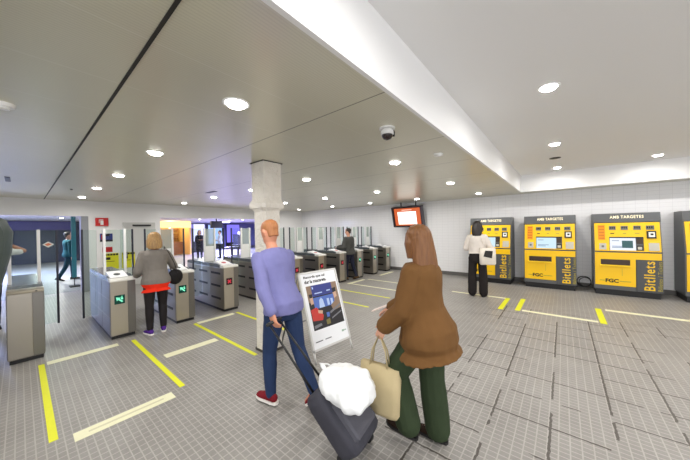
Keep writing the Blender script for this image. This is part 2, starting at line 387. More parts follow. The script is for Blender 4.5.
# ------------------------------------------------------------------ ticket gates
def make_gate(kind, vents, gl):
    t = thing('ticket_gate', '', 'ticket gate', group='row of ticket gates')
    MB().box(-1.9, -.02, -.15, .15, 0, .055).build('plinth', BLACK, t)
    MB().box(-1.93, 0, -.165, .165, .05, .93, .012).build('cabinet', STEEL, t)
    MB().box(-.004, .006, -.162, .055, .06, .925, .003).build('front_plate', STEEL if kind == 'plain' else STEEL_L, t)
    MB().box(-.004, .004, .058, .162, .06, .925, .002).build('front_strip', STEEL_D, t)
    # rounded pale nose along the front top edge
    nose = MB().prism([(-.16, .925), (.004, .925), (.008, .94), (.0, .962), (-.03, .972), (-.16, .975)], 'y', -.166, .166)
    nose.build('top_lip', STEEL_L if kind == 'plain' else LIP_W, t)
    MB().prism([(-1.92, .925), (-.16, .925), (-.16, .972), (-.3, 1.0), (-1.86, 1.0), (-1.92, .975)], 'y', -.163, .163).build('top_cover', TOPGREY, t)
    if kind != 'plain':
        r = MB().prism([(-.5, .98), (-.12, .972), (-.1, .985), (-.46, 1.055), (-.5, 1.05)], 'y', -.14, .09).build('card_reader', mat('white_reader', srgb(246, 246, 248), .3) if 'white_reader' not in bpy.data.materials else bpy.data.materials['white_reader'], t)
        sw = MB(); n = 16
        sw.rings([[V((-.26+.055*cos(2*pi*k/n), -.03+.045*sin(2*pi*k/n), z+(-.55*.35)*(.055*cos(2*pi*k/n))*1.)) for k in range(n)] for z in (1.008, 1.021)])
        sw.build('scan_window', BLACK if kind == 'green' else mat('red_scan', srgb(190, 70, 80), .3) if 'red_scan' not in bpy.data.materials else bpy.data.materials['red_scan'], r)
        d = MB().box(.004, .012, -.115, .02, .56, .705, .004).build('display', GREEN_D if kind == 'green' else RED_D, t)
        s = MB(); s.mi = 0
        X0, X1 = .012, .0145
        if kind == 'green':   # arrow pointing up and to the lane, and a small walking figure
            s.prism([(-.02, .585), (-.005, .6), (-.05, .645), (-.035, .66), (-.095, .675), (-.085, .612), (-.07, .63)], 'x', X0, X1)
            s.prism([(-.03, .68), (-.02, .69), (-.01, .68), (-.02, .67)], 'x', X0, X1).prism([(-.035, .665), (-.01, .665), (-.004, .63), (-.03, .63)], 'x', X0, X1)
            s.build('display_symbol', GREEN_E, d)
        else:
            cy, cz = -.048, .632; a = .032; b = .009
            s.prism([(cy-a-b, cz-a+b), (cy-a+b, cz-a-b), (cy+a+b, cz+a-b), (cy+a-b, cz+a+b)], 'x', X0, X1)
            s.prism([(cy+a-b, cz-a-b), (cy+a+b, cz-a+b), (cy-a+b, cz+a+b), (cy-a-b, cz+a-b)], 'x', X0, X1)
            s.build('display_symbol', RED_E, d)
    else:
        MB().box(.006, .012, .085, .105, .935, .95, .002).build('sensor', BLACK, t)
    for sgn in (-1, 1):
        y0, y1 = (-.168, -.164) if sgn < 0 else (.164, .168)
        sp = MB()
        for xa, xb in ((-.64, -.03), (-1.26, -.67), (-1.9, -1.29)):
            if vents: sp.box(xa, xb, y0, y1, .07, .91, .0015)
            else:
                for za, zb in ((.07, .34), (.355, .63), (.645, .91)): sp.box(xa, xb, y0, y1, za, zb, .0015)
        p = sp.build('side_panel', STEEL_D if not vents else STEEL, t)
        if vents:
            for xa, xb in ((-.58, -.14), (-1.2, -.76), (-1.82, -1.4)):
                for z in (.26, .53, .8):
                    q = MB().box(xa, xb, y0-.004 if sgn < 0 else y1-.001, y0+.001 if sgn < 0 else y1+.004, z-.024, z+.024, .002)
                    q.build('vent_slot', BLACK, p)
    px, hw = (-.55, .14) if gl is GCLEAR else (-1.0, .118)
    gp = MB().box(px-.006, px+.006, -hw, hw, 1.0, 1.775).build('glass_panel', gl, t)
    if gl is GFROST: MB().box(px-.004, px+.012, -hw+.025, hw-.025, 1.0, 1.36, .003).build('white_infill', POSTW, gp)
    for y in (-hw, hw):
        MB().box(px-.025, px+.025, y-.018, y+.018, .98, 1.79, .004).build('post', POSTW, t)
    return t
def leaf(t, sgn):
    l = MB().box(-1.056, -1.044, min(sgn*.17, sgn*.345), max(sgn*.17, sgn*.345), .22, 1.78).build('door_leaf', GCLEAR, t)
    MB().box(-1.066, -1.034, sgn*.36-.014, sgn*.36+.014, .2, 1.79, .004).build('edge_strip', RUBBER, l)

g_plain = make_gate('plain', False, GCLEAR); leaf(g_plain, 1)
g_b = make_gate('green', False, GCLEAR); leaf(g_b, 1); leaf(g_b, -1)
g_g = make_gate('green', True, GFROST); leaf(g_g, 1); leaf(g_g, -1)
g_r = make_gate('red', True, GFROST); leaf(g_r, 1); leaf(g_r, -1)
seq = [g_plain, g_b, g_g, g_r, g_r, g_r, g_r, g_r, g_g, g_g, g_g]
glab = ['steel ticket gate at the left edge with plain front and no display', 'steel ticket gate with green arrow, left of the woman in grey', 'steel ticket gate with green arrow the woman in grey is touching',
        'steel ticket gate with red cross between the woman in grey and the pillar', 'steel ticket gate mostly hidden behind the white pillar', 'steel ticket gate with red cross just right of the man in blue',
        'steel ticket gate with red cross above the poster stand top', 'steel ticket gate with red cross left of the man in dark jacket', 'steel ticket gate with green arrow right of the man in dark jacket',
        'steel ticket gate with green arrow, second from the tiled wall', 'steel ticket gate with green arrow, last one against the tiled wall']
seen = set()
for i, (y, s) in enumerate(zip(GY, seq)):
    o = copy_tree(s) if s in seen else s; seen.add(s)
    o.location = (-5.63+.022*y, y, 0); o['label'] = glab[i]

# ------------------------------------------------------------------ ticket machines
SCR_B = emis('pale_blue_screen', srgb(196, 222, 236), .9)
SCR_W = emis('white_screen', srgb(228, 234, 244), .9)
SCR_T = emis('teal_screen_image', srgb(30, 92, 96), .7)
TEXTB = emis('blue_screen_text', srgb(120, 150, 190), .6)
ORANGE = mat('orange_chart', srgb(242, 150, 10), .45)
ORANGE2 = mat('orange_chart_rows', srgb(206, 112, 16), .45)
SLOTM = mat('slot_brown', srgb(56, 38, 26), .4)
DISPG = mat('small_grey_display', srgb(112, 112, 104), .3)
LYEL = mat('yellow_lettering', srgb(250, 204, 30), .4)
LYEL2 = mat('dim_yellow_lettering', srgb(176, 160, 60), .5)
LBLK = mat('black_lettering', srgb(24, 20, 16), .5)
WHT = mat('white_print', srgb(240, 240, 236), .4)
def make_machine():
    t = thing('ticket_machine', '', 'ticket machine', group='yellow ticket machines along the tiled wall')
    W = .56; D = .74
    ys = lambda z: 0. if z < 1.06 else (z-1.06)/(1.96-1.06)*.2      # front face profile
    MB().box(-W+.03, W-.03, .05, D, 0, .14).build('plinth', BLACK, t)
    MB().prism([(0, .14), (0, 1.04), (.0, 1.06), (.2, 1.96), (.24, 1.97), (D, 1.97), (D, .14)], 'x', -W, W).build('casing', MGREY, t)
    sl = V((0, .2, .9)).normalized(); nrm = V((0, -.9, .2)).normalized()
    def up_pt(u, z, off): return V((-W+u*2*W, ys(z), z))+nrm*off
    def slab(name, m, u0, u1, z0, z1, o0, o1, parent):
        b = MB(); b.rings([[up_pt(u0, z0, o), up_pt(u1, z0, o), up_pt(u1, z1, o), up_pt(u0, z1, o)] for o in (o0, o1)])
        return b.build(name, m, parent)
    # upper yellow panel = frame of four slabs around the screen recess
    b = MB()
    for u0, u1, z0, z1 in ((.02, .98, 1.395, 1.73), (.02, .25, 1.08, 1.395), (.75, .98, 1.08, 1.395), (.02, .98, 1.06, 1.08)):
        b.rings([[up_pt(u0, z0, o), up_pt(u1, z0, o), up_pt(u1, z1, o), up_pt(u0, z1, o)] for o in (0., .03)])
    upn = b.build('upper_panel', YELLOW, t)
    hp = slab('header_panel', MGREY, .0, 1., 1.745, 1.955, .0, .03, t)
    text('AMB TARGETES', 'header_lettering', LETTER, hp, up_pt(.27, 1.835, .031), (1, 0, 0), sl, .5*2*W, .07, .002, .012, 1.1)
    ch = slab('price_chart', ORANGE, .075, .185, 1.325, 1.683, .03, .036, t)
    b = MB()
    for z in (1.36, 1.43, 1.5, 1.57, 1.64):
        b.rings([[up_pt(.085, z-.01, o), up_pt(.175, z-.01, o), up_pt(.175, z+.012, o), up_pt(.085, z+.012, o)] for o in (.036, .038)])
    b.build('chart_rows', ORANGE2, ch)
    for u0, u1 in ((.25, .353), (.43, .535), (.615, .72), (.79, .905)):
        q = slab('ticket_display', DISPG, u0, u1, 1.56, 1.655, .03, .037, t)
        b = MB()
        for k in range(3):
            a = u0+.012+k*.03
            b.rings([[up_pt(a, 1.59, o), up_pt(a+.02, 1.59, o), up_pt(a+.02, 1.635, o), up_pt(a, 1.635, o)] for o in (.037, .039)])
        b.build('display_digits', LBLK, q)
    for u0, u1, m in ((.27, .33, LBLK), (.46, .51, LYEL2), (.63, .7, LYEL2)): slab('caption_strip', m, u0, u1, 1.468, 1.488, .03, .032, t)
    cr = slab('card_reader', BLACK, .795, .925, 1.36, 1.53, .03, .05, t)
    c2 = slab('reader_face', WHT, .82, .905, 1.39, 1.5, .05, .053, cr); slab('reader_symbol', BLACK, .845, .885, 1.43, 1.47, .053, .055, c2)
    sc = slab('screen', SCR_B, .26, .64, 1.085, 1.37, .004, .01, t)
    slab('screen_shade', BLACK, .25, .75, 1.37, 1.395, .002, .028, t)
    b = MB()
    for z, u1 in ((1.17, .5), (1.14, .44), (1.3, .4)):
        b.rings([[up_pt(.29, z, o), up_pt(u1, z, o), up_pt(u1, z+.015, o), up_pt(.29, z+.015, o)] for o in (.01, .011)])
    b.build('screen_text', TEXTB, sc)
    slab('note_slot', SLOTM, .65, .74, 1.24, 1.36, .004, .012, t)
    k = slab('keypad', BLACK, .65, .74, 1.09, 1.2, .004, .014, t); slab('keypad_keys', GREYBOX, .665, .725, 1.11, 1.17, .014, .017, k)
    q = slab('contactless_pad', GREYBOX, .09, .2, 1.09, 1.24, .03, .038, t); slab('pad_symbol', DISPG, .125, .165, 1.14, 1.19, .038, .04, q)
    slab('coin_pad', GREYBOX, .815, .955, 1.085, 1.26, .03, .038, t)
    # lower door: yellow with the dark name panel at its right
    lo = MB().prism([(-W+.02, .24), (-W+.63*2*W, .24), (-W+.63*2*W, .88), (W-.02, .88), (W-.02, 1.03), (-W+.02, 1.03)], 'y', -.022, .004).build('lower_door', YELLOW, t)
    MB().box(-W+.11*2*W, -W+.55*2*W, -.026, -.02, .735, .865).build('tray_slot', SLOTM, lo)
    MB().prism([(-.022, .735), (-.06, .72), (-.055, .69), (-.022, .69)], 'x', -W+.1*2*W, -W+.56*2*W).build('tray_ledge', YELLOW2, lo)
    MB().box(-W+.43*2*W, -W+.435*2*W, -.024, -.02, .48, .66).build('door_seam', LYEL2, lo)
    text('FGC', 'emblem_lettering', LBLK, lo, (-W+.18*2*W, -.0225, .31), (1, 0, 0), (0, 0, 1), .225, .09, .002, .04)
    MB().box(-W+.09*2*W, -W+.175*2*W, -.024, -.02, .345, .36).box(-W+.39*2*W, -W+.56*2*W, -.024, -.02, .345, .36).build('print_line', LYEL2, lo)
    sp = MB().box(-W+.64*2*W, W, -.02, .003, .15, .875, .003).build('name_panel', MDARK, t)
    text('Bitllets', 'large_lettering', LYEL, sp, (-W+.895*2*W, -.0205, .19), (0, 0, 1), (-1, 0, 0), .66, .17, .002, .012, 1.14)
    text('Billetes / Tickets', 'small_lettering', LYEL2, sp, (W-.012, -.0205, .19), (0, 0, 1), (-1, 0, 0), .66, .065, .002)
    return t
m0 = make_machine()
mlab = ['yellow and grey ticket machine the woman in white blouse is using', 'yellow and grey ticket machine with pale blue screen, right of the woman in white blouse',
        'yellow and grey ticket machine whose screen shows a teal picture', 'yellow and grey ticket machine cut by the right edge of the photo']
for i, x in enumerate((-1.735, -.305, 1.14, 2.57)):
    o = m0 if i == 0 else copy_tree(m0)
    o.location = (x, 9.0, 0); o['label'] = mlab[i]
    if i == 2:
        sc = [q for q in o.children if q.name.startswith('screen') and 'shade' not in q.name][0]
        sc.data = sc.data.copy(); sc.data.materials[0] = SCR_W
        W = .56; nrm = V((0, -.9, .2)).normalized()
        pt = lambda u, z, of: V((-W+u*2*W, (z-1.06)/.9*.2, z))+nrm*of
        b = MB(); b.rings([[pt(.44, 1.14, q), pt(.6, 1.14, q), pt(.6, 1.31, q), pt(.44, 1.31, q)] for q in (.01, .0115)])
        b.build('screen_picture', SCR_T, sc)
o = MB(); n = 40
o.tube([(.14*cos(a*2*pi/n), .03*sin(3*a*2*pi/n), .17+.14*sin(a*2*pi/n)) for a in range(n+1)], [.011]*(n+1), side=(0, 1, 0), n=8)
o.tube([(.12*cos(a*2*pi/n)+.02, -.02+.02*sin(2*a*2*pi/n), .16+.12*sin(a*2*pi/n)) for a in range(n+1)], [.009]*(n+1), side=(0, 1, 0), n=8)
o = o.build('cable_coil', BLACK, None, True, (.42, 9.66, .0))
tag(o, 'loop of black cable lying by the wall between two ticket machines', 'cable')

# ------------------------------------------------------------------ hanging screen
t = thing('information_screen', 'black boxed information screen with orange and white display hanging by the tiled wall', 'screen', (-4.52, 9.28, 2.13))
TL = Matrix.Rotation(radians(14), 4, 'X')
def tilted(mb): return mb.xf(TL)
tilted(MB().box(-.56, .56, -.06, .12, -.36, .36, .01)).build('housing', BLACK, t)
tilted(MB().box(-.6, -.555, -.12, .1, -.37, .38, .004).box(.555, .6, -.12, .1, -.37, .38, .004).box(-.6, .6, -.12, .1, .36, .39, .004).box(-.6, .6, -.09, .1, -.39, -.36, .004)).build('hood', mat('dark_hood', srgb(54, 46, 56), .4), t)
so = tilted(MB().box(-.52, .52, -.066, -.06, -.33, .33)).build('display_border', emis('orange_display', srgb(214, 96, 44), .8), t)
tilted(MB().box(-.38, .36, -.07, -.066, -.28, .2)).build('display_page', emis('white_display', srgb(255, 250, 244), 1.5), so)
tilted(MB().box(-.2, .2, -.069, -.066, .25, .28)).build('display_heading', emis('pale_heading', srgb(250, 200, 180), 1.), so)
MB().cyl((-.3, .03), .02, .3, .55, 12).cyl((.3, .03), .02, .3, .55, 12).build('hanger', BLACK, t)

# ------------------------------------------------------------------ poster stand
yw = 1.46; lean = .315; PWd, PH, zb = .679, 1.032, .137
t = thing('poster_stand', 'white a-frame pavement poster stand with mask reminder poster in front of pillar', 'sign', (-2.446, 2.686, 0), yw)
# local: +x along the panel, -y towards its front, panel leaning back to +y
def pp(u, v, o): # u 0..1, v 0..1 (up), o outwards
    return V(((u-.5)*PWd, v*PH*sin(lean), zb+v*PH*cos(lean)))+V((0, -cos(lean), sin(lean)))*o
def pslab(b, u0, u1, v0, v1, o0, o1):
    b.rings([[pp(u0, v0, o), pp(u1, v0, o), pp(u1, v1, o), pp(u0, v1, o)] for o in (o0, o1)]); return b
ALU = mat('aluminium', srgb(214, 214, 212), .35, .4)
b = MB(); e = .035
pslab(b, 0, 1, 0, e*.7, -.02, .012); pslab(b, 0, 1, 1-e*.7, 1, -.02, .012); pslab(b, 0, e, 0, 1, -.02, .012); pslab(b, 1-e, 1, 0, 1, -.02, .012)
b.build('frame', ALU, t)
ps = pslab(MB(), e, 1-e, e*.7, 1-e*.7, -.012, .002).build('poster_sheet', mat('poster_paper', srgb(240, 242, 246), .35), t)
for u in (.02, .98):
    MB().tube([pp(u, 0, -.005), pp(u, -.135, -.005)], [.013, .013], n=8).build('leg', ALU, t, True)
bk = MB(); top = pp(.5, 1, -.03)
for s in (-1, 1): bk.tube([(s*PWd*.48, top.y, top.z-.03), (s*PWd*.48, top.y+.45, .01)], [.012, .012], n=8)
bk.tube([(-PWd*.48, top.y+.33, .3), (PWd*.48, top.y+.33, .3)], [.01, .01], n=8).build('rear_frame', mat('dark_aluminium', srgb(120, 120, 122), .4, .5), t, True)
U = V((1, 0, 0)); Vv = V((0, sin(lean), cos(lean)))
text('Recorda que cal', 'headline_lettering', LBLK, ps, pp(.11, .905, .0025), U, Vv, .55*PWd, .042, .001, .03)
text('dur la mascareta.', 'headline_lettering', LBLK, ps, pp(.11, .845, .0025), U, Vv, .57*PWd, .048, .001, .03)
pm_ = {k: mat('print_'+k, srgb(*c), .4) for k, c in dict(navy=(44, 56, 132), blue=(78, 108, 186), pale=(178, 200, 236), dark=(30, 28, 34), red=(196, 52, 44), skin=(200, 164, 140), tan=(140, 116, 96), grey=(120, 120, 126), olive=(120, 112, 60)).items()}
keys = list(pm_); b = MB()
def pic(k, pts, o): b.mi = keys.index(k); b.poly([pp(u, v, o) for u, v in pts])
R4 = lambda u0, u1, v0, v1: [(u0, v0), (u1, v0), (u1, v1), (u0, v1)]
pic('dark', R4(.12, .93, .24, .81), .003)
pic('tan', [(.12, .81), (.24, .81), (.24, .56), (.12, .6)], .0034)
pic('tan', [(.76, .81), (.93, .81), (.93, .5), (.76, .52)], .0034)
pic('navy', R4(.24, .78, .66, .81), .0038); pic('blue', R4(.24, .78, .5, .645), .0038)
pic('pale', [(.36, .5), (.5, .5), (.48, .6), (.44, .63), (.38, .6)], .0042); pic('pale', R4(.58, .64, .51, .6), .0042); pic('pale', R4(.68, .74, .51, .59), .0042)
pic('pale', R4(.3, .5, .69, .705), .0042); pic('pale', R4(.62, .72, .70, .715), .0042); pic('pale', R4(.26, .29, .76, .79), .0042)
pic('skin', [(.16, .66), (.23, .67), (.24, .58), (.17, .56)], .0046); pic('dark', [(.15, .7), (.24, .7), (.23, .655), (.16, .65)], .0048)
pic('red', [(.13, .5), (.28, .52), (.42, .4), (.38, .34), (.14, .36)], .0046); pic('skin', [(.3, .48), (.42, .46), (.4, .42), (.3, .44)], .005)
pic('grey', [(.14, .3), (.32, .31), (.34, .28), (.15, .26)], .0046)
pic('skin', [(.78, .68), (.86, .7), (.87, .6), (.79, .58)], .0046); pic('dark', [(.77, .72), (.88, .73), (.87, .67), (.78, .66)], .0048)
pic('tan', [(.66, .5), (.88, .58), (.92, .44), (.7, .42)], .0046); pic('grey', [(.6, .42), (.92, .5), (.92, .47), (.6, .39)], .005); pic('grey', [(.62, .34), (.9, .4), (.9, .38), (.62, .32)], .005)
pic('olive', [(.46, .33), (.56, .34), (.56, .27), (.46, .27)], .0046); pic('blue', [(.5, .42), (.58, .42), (.57, .36), (.5, .36)], .0046)
b.build('printed_picture', [pm_[k] for k in keys], ps, normals=False)
b = MB(); pslab(b, .1, .28, .095, .108, .002, .003); pslab(b, .34, .5, .095, .108, .002, .003); b.build('fine_print', pm_['grey'], ps)
b = MB(); pslab(b, .8, .86, .115, .14, .002, .003); pslab(b, .87, .92, .12, .135, .002, .003); b.build('printed_emblem', mat('grey_green_print', srgb(150, 176, 160), .5), ps)

# ------------------------------------------------------------------ tarpaulin covered kiosk at the left edge
b = MB(); n = 40; rg = []
for k, (z, rx, ry, cy) in enumerate([(0, .2, .28, -.5), (.3, .2, .28, -.5), (.7, .2, .31, -.48), (1.1, .2, .34, -.46), (1.5, .2, .38, -.43), (1.75, .2, .39, -.41), (1.9, .19, .36, -.43), (1.99, .15, .28, -.48), (2.03, .08, .16, -.5)]):
    r = []
    for a in range(n):
        th = 2*pi*a/n; fold = 1+.09*sin(7*th+z*1.3)*(1 if z < 1.95 else .4)+.05*noise.noise(V((cos(th)*2, sin(th)*2, z*3)))
        e = abs(cos(th))**.7*math.copysign(1, cos(th)); s = abs(sin(th))**.7*math.copysign(1, sin(th))
        r.append(V((e*rx*fold, cy+s*ry*fold, z)))
    rg.append(r)
o = b.rings(rg).build('covered_kiosk', cloth('grey_green_tarpaulin', 78, 88, 84, .45), None, True, (-5.3, -.055, 0))
tag(o, 'tall kiosk draped in grey green tarpaulin at left edge beside the nearest gate', 'covered kiosk')

# ------------------------------------------------------------------ things on the wall behind the gates
def wallcard(name, y0, y1, z0, z1, m, x=WX, th=.006): return MB().box(x, x+th, y0, y1, z0, z1).build(name, m)
RED = mat('sign_red', srgb(200, 30, 30), .4)
t = thing('fire_sign', 'red square fire extinguisher sign with white symbol under the header', 'sign', (WX, 1.6, 2.06))
MB().box(.035, .045, -.15, .15, -.125, .125, .003).build('sign_plate', RED, t)
s = MB().box(.045, .048, -.035, .035, -.09, .04, .001).box(.045, .048, -.06, .03, .05, .075, .001).box(.045, .048, -.07, -.055, -.03, .07, .001).build('extinguisher_symbol', WHT, t)
t = thing('wall_poster', 'white poster with dark photo on the wall behind the gates', 'poster', (WX, 1.68, 1.6))
MB().box(0, .008, -.16, .26, -.26, .24).build('sheet', WHT, t)
b = MB().box(.008, .0095, -.13, .17, -.15, .1); b.mi = 1; b.box(.0095, .0105, -.13, .17, -.15, -.09).box(.0095, .0105, -.1, .1, .02, .09); b.mi = 2; b.box(.0095, .011, -.1, -.04, -.08, .06)
b.build('photo', [pm_['navy'], pm_['dark'], pm_['red']], t)
tag(wallcard('wall_notice', 1.6, 1.84, 1.12, 1.28, RED), 'small red notice between the photo poster and the yellow notices', 'notice')
for y0, y1, l in ((1.62, 1.98, 'yellow notice with black heading, left of the pair behind the gate'), (2.06, 2.4, 'yellow notice with black heading, right of the pair behind the gate')):
    t = thing('wall_notice', l, 'notice', (WX+.03, (y0+y1)/2, .88), group='yellow notices on the wall')
    w2 = (y1-y0)/2
    MB().box(.0, .006, -w2, w2, -.3, .2).build('sheet', mat('notice_yellow', srgb(232, 222, 40), .5) if 'notice_yellow' not in bpy.data.materials else bpy.data.materials['notice_yellow'], t)
    b = MB()
    for k in range(5): b.box(.006, .008, -w2+.02+k*w2*.38, -w2+.02+k*w2*.38+w2*.3, .21-.08, .19)
    b.box(.006, .008, -w2+.03, -.02, .0, .08).box(.006, .008, -w2+.03, w2-.1, -.06, -.045).build('notice_heading', LBLK, t)

# ------------------------------------------------------------------ hall beyond the gates
NAVY = mat('navy_shutter', srgb(14, 24, 50), .45)
FX = -24.
struct(MB().box(-40, WX-.25, -8, 26, 2.5, 2.6).build('ceiling_hall', mat('hall_ceiling', srgb(200, 200, 206), .5)))
sh = MB().box(FX-.2, FX, -8, 3.2, 0, 2.5)
struct(sh.build('wall_hall_navy', mat('hall_navy', srgb(13, 22, 46), .5)))
LAV = mat('lavender_wall', srgb(150, 150, 206), .5)
struct(MB().box(FX-4.2, FX-4, 3.2, 26, 0, 2.5).box(FX-4, FX, 3.15, 3.35, 0, 2.5).build('wall_hall_lavender', LAV))
struct(MB().box(-40, WX-.25, 20, 20.2, 0, 2.5).build('wall_hall_right', LAV))
struct(MB().box(FX-4.2, WX-.25, -8, -7.8, 0, 2.5).build('wall_hall_left', NAVY))
for k, (ya, yb) in enumerate(((-4.2, -2.3), (-2.2, -.3), (-.2, 1.7))):
    b = MB()
    for j in range(23): b.box(FX+.08, FX+.11+.02*(j % 2), ya, yb, .0+j*.085, .085+j*.085)
    o = b.build('roller_shutter', NAVY); tag(o, 'closed navy roller shutter of a shop in the far hall, %s from the grey pillar' % ORD[2-k], 'shutter', 'navy shutters in the far hall')
t = thing('shop_fascia', 'dark violet shop fascia band above the navy shutters', 'sign', (FX, -1, 2.2))
MB().box(.02, .36, -5, 3.1, -.24, .27).build('fascia_board', mat('violet_fascia', srgb(54, 48, 104), .4, emit=srgb(54, 48, 110), estr=.15), t)
# diamond sticker on the nearest glass leaf
t = thing('window_sticker', 'small orange and white diamond sticker on the glass behind the gates', 'sticker', (WX-.005, .49, 1.43))
b = MB().prism([(-.11, 0), (0, -.085), (.11, 0), (0, .085)], 'x', 0, .004).build('sticker_base', mat('sticker_white', srgb(236, 226, 220), .4), t)
MB().prism([(-.07, .0), (-.015, -.04), (.07, .005), (.0, .045)], 'x', .004, .006).build('sticker_mark', mat('sticker_orange', srgb(226, 110, 60), .4), t)
gw = struct(MB().box(WX-.02, WX-.008, -3.0, 1.1, .05, 2.2).build('window_1', GCLEAR))
MB().box(WX-.035, WX+.005, -.62, -.58, 0, 2.23).build('window_mullion', RUBBER, gw)
# lit shop, light boxes and kiosks in the far hall
def lightbox(y0, y1, z0, z1, x, col, s, label, name='light_box', frame=BLACK):
    t = thing(name, label, 'lit display', (x, (y0+y1)/2, 0), group='lit displays in the far hall')
    h = (y1-y0)/2
    MB().box(-.12, 0, -h-.06, h+.06, 0, z1+.06, .01).build('case', frame, t)
    MB().box(0, .01, -h, h, z0, z1).build('lit_panel', emis('lit_'+label[:12], col, s), t)
    return t
t = thing('lit_shop', 'warm lit shop front with wooden shelves in the far hall', 'shop', (-21.5, 7.0, 0), group=None)
MB().box(-2.5, 0, -1.35, -1.25, 0, 2.5).box(-2.5, 0, 1.0, 1.1, 0, 2.5).box(-2.5, -2.4, -1.3, 1.1, 0, 2.5).build('shop_wall', mat('shop_cream', srgb(230, 190, 120), .6), t)
MB().box(-.06, .02, -1.3, 1.1, 2.0, 2.46).build('shop_sign', emis('shop_sign_glow', srgb(255, 222, 150), 1.3), t)
WOOD = mat('shop_wood', srgb(150, 92, 48), .5)
MB().box(-1.8, -1.0, -.6, .9, 0, .95, .02).build('counter', WOOD, t)
for z in (1.15, 1.5, 1.85): MB().box(-2.35, -1.9, -.9, .9, z, z+.04).build('shelf', WOOD, t)
MB().box(-.1, 0, -1.3, -.95, 0, 2.0).build('door_frame', mat('shop_dark', srgb(40, 42, 40), .5), t)
LS = bpy.data.lights.new('shop_light', 'POINT'); LS.energy = 60; LS.color = (1, .75, .4); LS.shadow_soft_size = .2
lo_ = bpy.data.objects.new('shop_light', LS); COL.objects.link(lo_); lo_.parent = t; lo_.location = (-.9, 0, 2.2)
lightbox(8.6, 9.7, .9, 2.3, -23, srgb(206, 206, 250), 1.2, 'pale white lit panel left of the woman in dark coat in far hall')
lightbox(11.3, 12.6, .5, 2.3, -26, srgb(150, 180, 250), 1.2, 'pale blue light box behind the far man in white shirt')
lightbox(13.6, 15.0, .5, 2.35, -27, srgb(120, 110, 230), 1.1, 'violet light box nearest the pillar in far hall')
lightbox(8.24, 8.6, .4, 2.3, -22.5, srgb(130, 130, 225), .8, 'narrow violet light column right of the warm lit shop')
t = thing('hanging_monitor', 'black hanging monitor above the woman in dark coat in far hall', 'screen', (-17, 7.9, 2.12))
MB().box(-.1, .1, -.35, .35, -.22, .22, .01).build('housing', BLACK, t); MB().box(-.02, .02, -.03, .03, .2, .4).build('hanger', BLACK, t)
t = thing('kiosk', 'dark counter kiosk in front of the violet light box', 'kiosk', (-23.3, 12.9, 0))
MB().box(-.4, .4, -.4, .4, 0, 1.3, .02).build('counter', mat('kiosk_dark', srgb(48, 50, 58), .4), t); MB().box(-.42, .42, -.42, .42, 1.3, 1.36, .01).build('counter_top', BLACK, t); MB().box(-.1, .1, -.1, .1, 1.36, 1.62, .03).build('dispenser', WHT, t)
for i, (yy, l) in enumerate(((8.7, 'first'), (10.2, 'second'))):
    o = MB().box(-.3, .3, -.45, .45, .66, .74, .01).box(-.05, .05, -.05, .05, 0, .66).box(-.25, .25, -.25, .25, 0, .03).build('bench_table', BLACK, loc=(-15.5-i*2, yy-.6, 0))
    tag(o, 'dark pedestal table behind the frosted gate glass, %s from the lit shop' % l, 'table', 'dark tables in the far hall')
t = thing('teal_banner', 'tall narrow teal banner standing by the grey pillar behind the gates', 'banner', (-12.3, 1.1, 0))
MB().box(-.03, .03, -.055, .055, .3, 2.32, .005).build('banner_cloth', mat('teal_cloth', srgb(44, 122, 132), .5), t); MB().box(-.15, .15, -.12, .12, 0, .04, .01).build('base', BLACK, t); MB().cyl((-.04, 0), .012, .03, 2.3, 10).build('pole', BLACK, t)
d2 = make_downlight(80); used = False
for i, (x, y) in enumerate(((-14.5, .5), (-19.0, 1.3), (-15, 3.2), (-18.2, 7.4), (-17.9, 10.2), (-14.2, 6.0), (-22, 5.0))):
    o = copy_tree(d2) if used else d2; used = True; o.location = (x, y, 2.5)
    tag(o, 'round downlight in the far hall ceiling, %s' % ['first by the navy shutters', 'second by the navy shutters', 'above the white wall end', 'above the woman in dark coat', 'above the far man in white', 'nearest the white header', 'before the warm lit shop'][i], 'downlight', 'downlights in the far hall')
for (x, y, col, e, l) in ((-17, -1.5, (.45, .5, 1), 110, 0), (-22, 11, (.45, .42, 1), 140, 1), (-15.5, 10, (.5, .5, 1), 60, 2)):  # blue-violet lamps without fixtures, added to tint the hall floor lavender
    L = bpy.data.lights.new('added_hall_glow', 'AREA'); L.shape = 'DISK'; L.size = .6; L.energy = e*7; L.color = col
    q = bpy.data.objects.new('added_hall_glow', L); COL.objects.link(q); q.location = (x, y, 2.46)

# ------------------------------------------------------------------ people
def remesh(mb, vox, smooth_it=3, disp=None):
    me = bpy.data.meshes.new('tmp'); bmesh.ops.recalc_face_normals(mb.bm, faces=mb.bm.faces[:]); mb.bm.to_mesh(me); mb.bm.free()
    o = bpy.data.objects.new('tmp', me); COL.objects.link(o)
    r = o.modifiers.new('r', 'REMESH'); r.mode = 'VOXEL'; r.voxel_size = vox; r.use_smooth_shade = True
    s = o.modifiers.new('s', 'SMOOTH'); s.factor = .5; s.iterations = smooth_it
    dg = bpy.context.evaluated_depsgraph_get(); dg.update()
    m2 = bpy.data.meshes.new_from_object(o.evaluated_get(dg))
    bpy.data.objects.remove(o); bpy.data.meshes.remove(me)
    if disp:
        ns = [v.normal.copy() for v in m2.vertices]
        for v, nn in zip(m2.vertices, ns): v.co = v.co+nn*disp(v.co)
    for p in m2.polygons: p.use_smooth = True
    return m2
def place(name, me, m, parent):
    me.name = name; me.materials.clear()
    for q in (m if isinstance(m, list) else [m]): me.materials.append(q)
    o = bpy.data.objects.new(name, me); COL.objects.link(o); o.parent = parent; return o
def folds(a, sc=9.):
    return lambda c: a*(noise.noise(V((c.x*sc, c.y*sc, c.z*sc*.6)))+.6*noise.noise(V((c.x*sc*2.3+5, c.y*sc*2.3, c.z*sc*1.5))))
def nv(*a): return V(a).normalized()

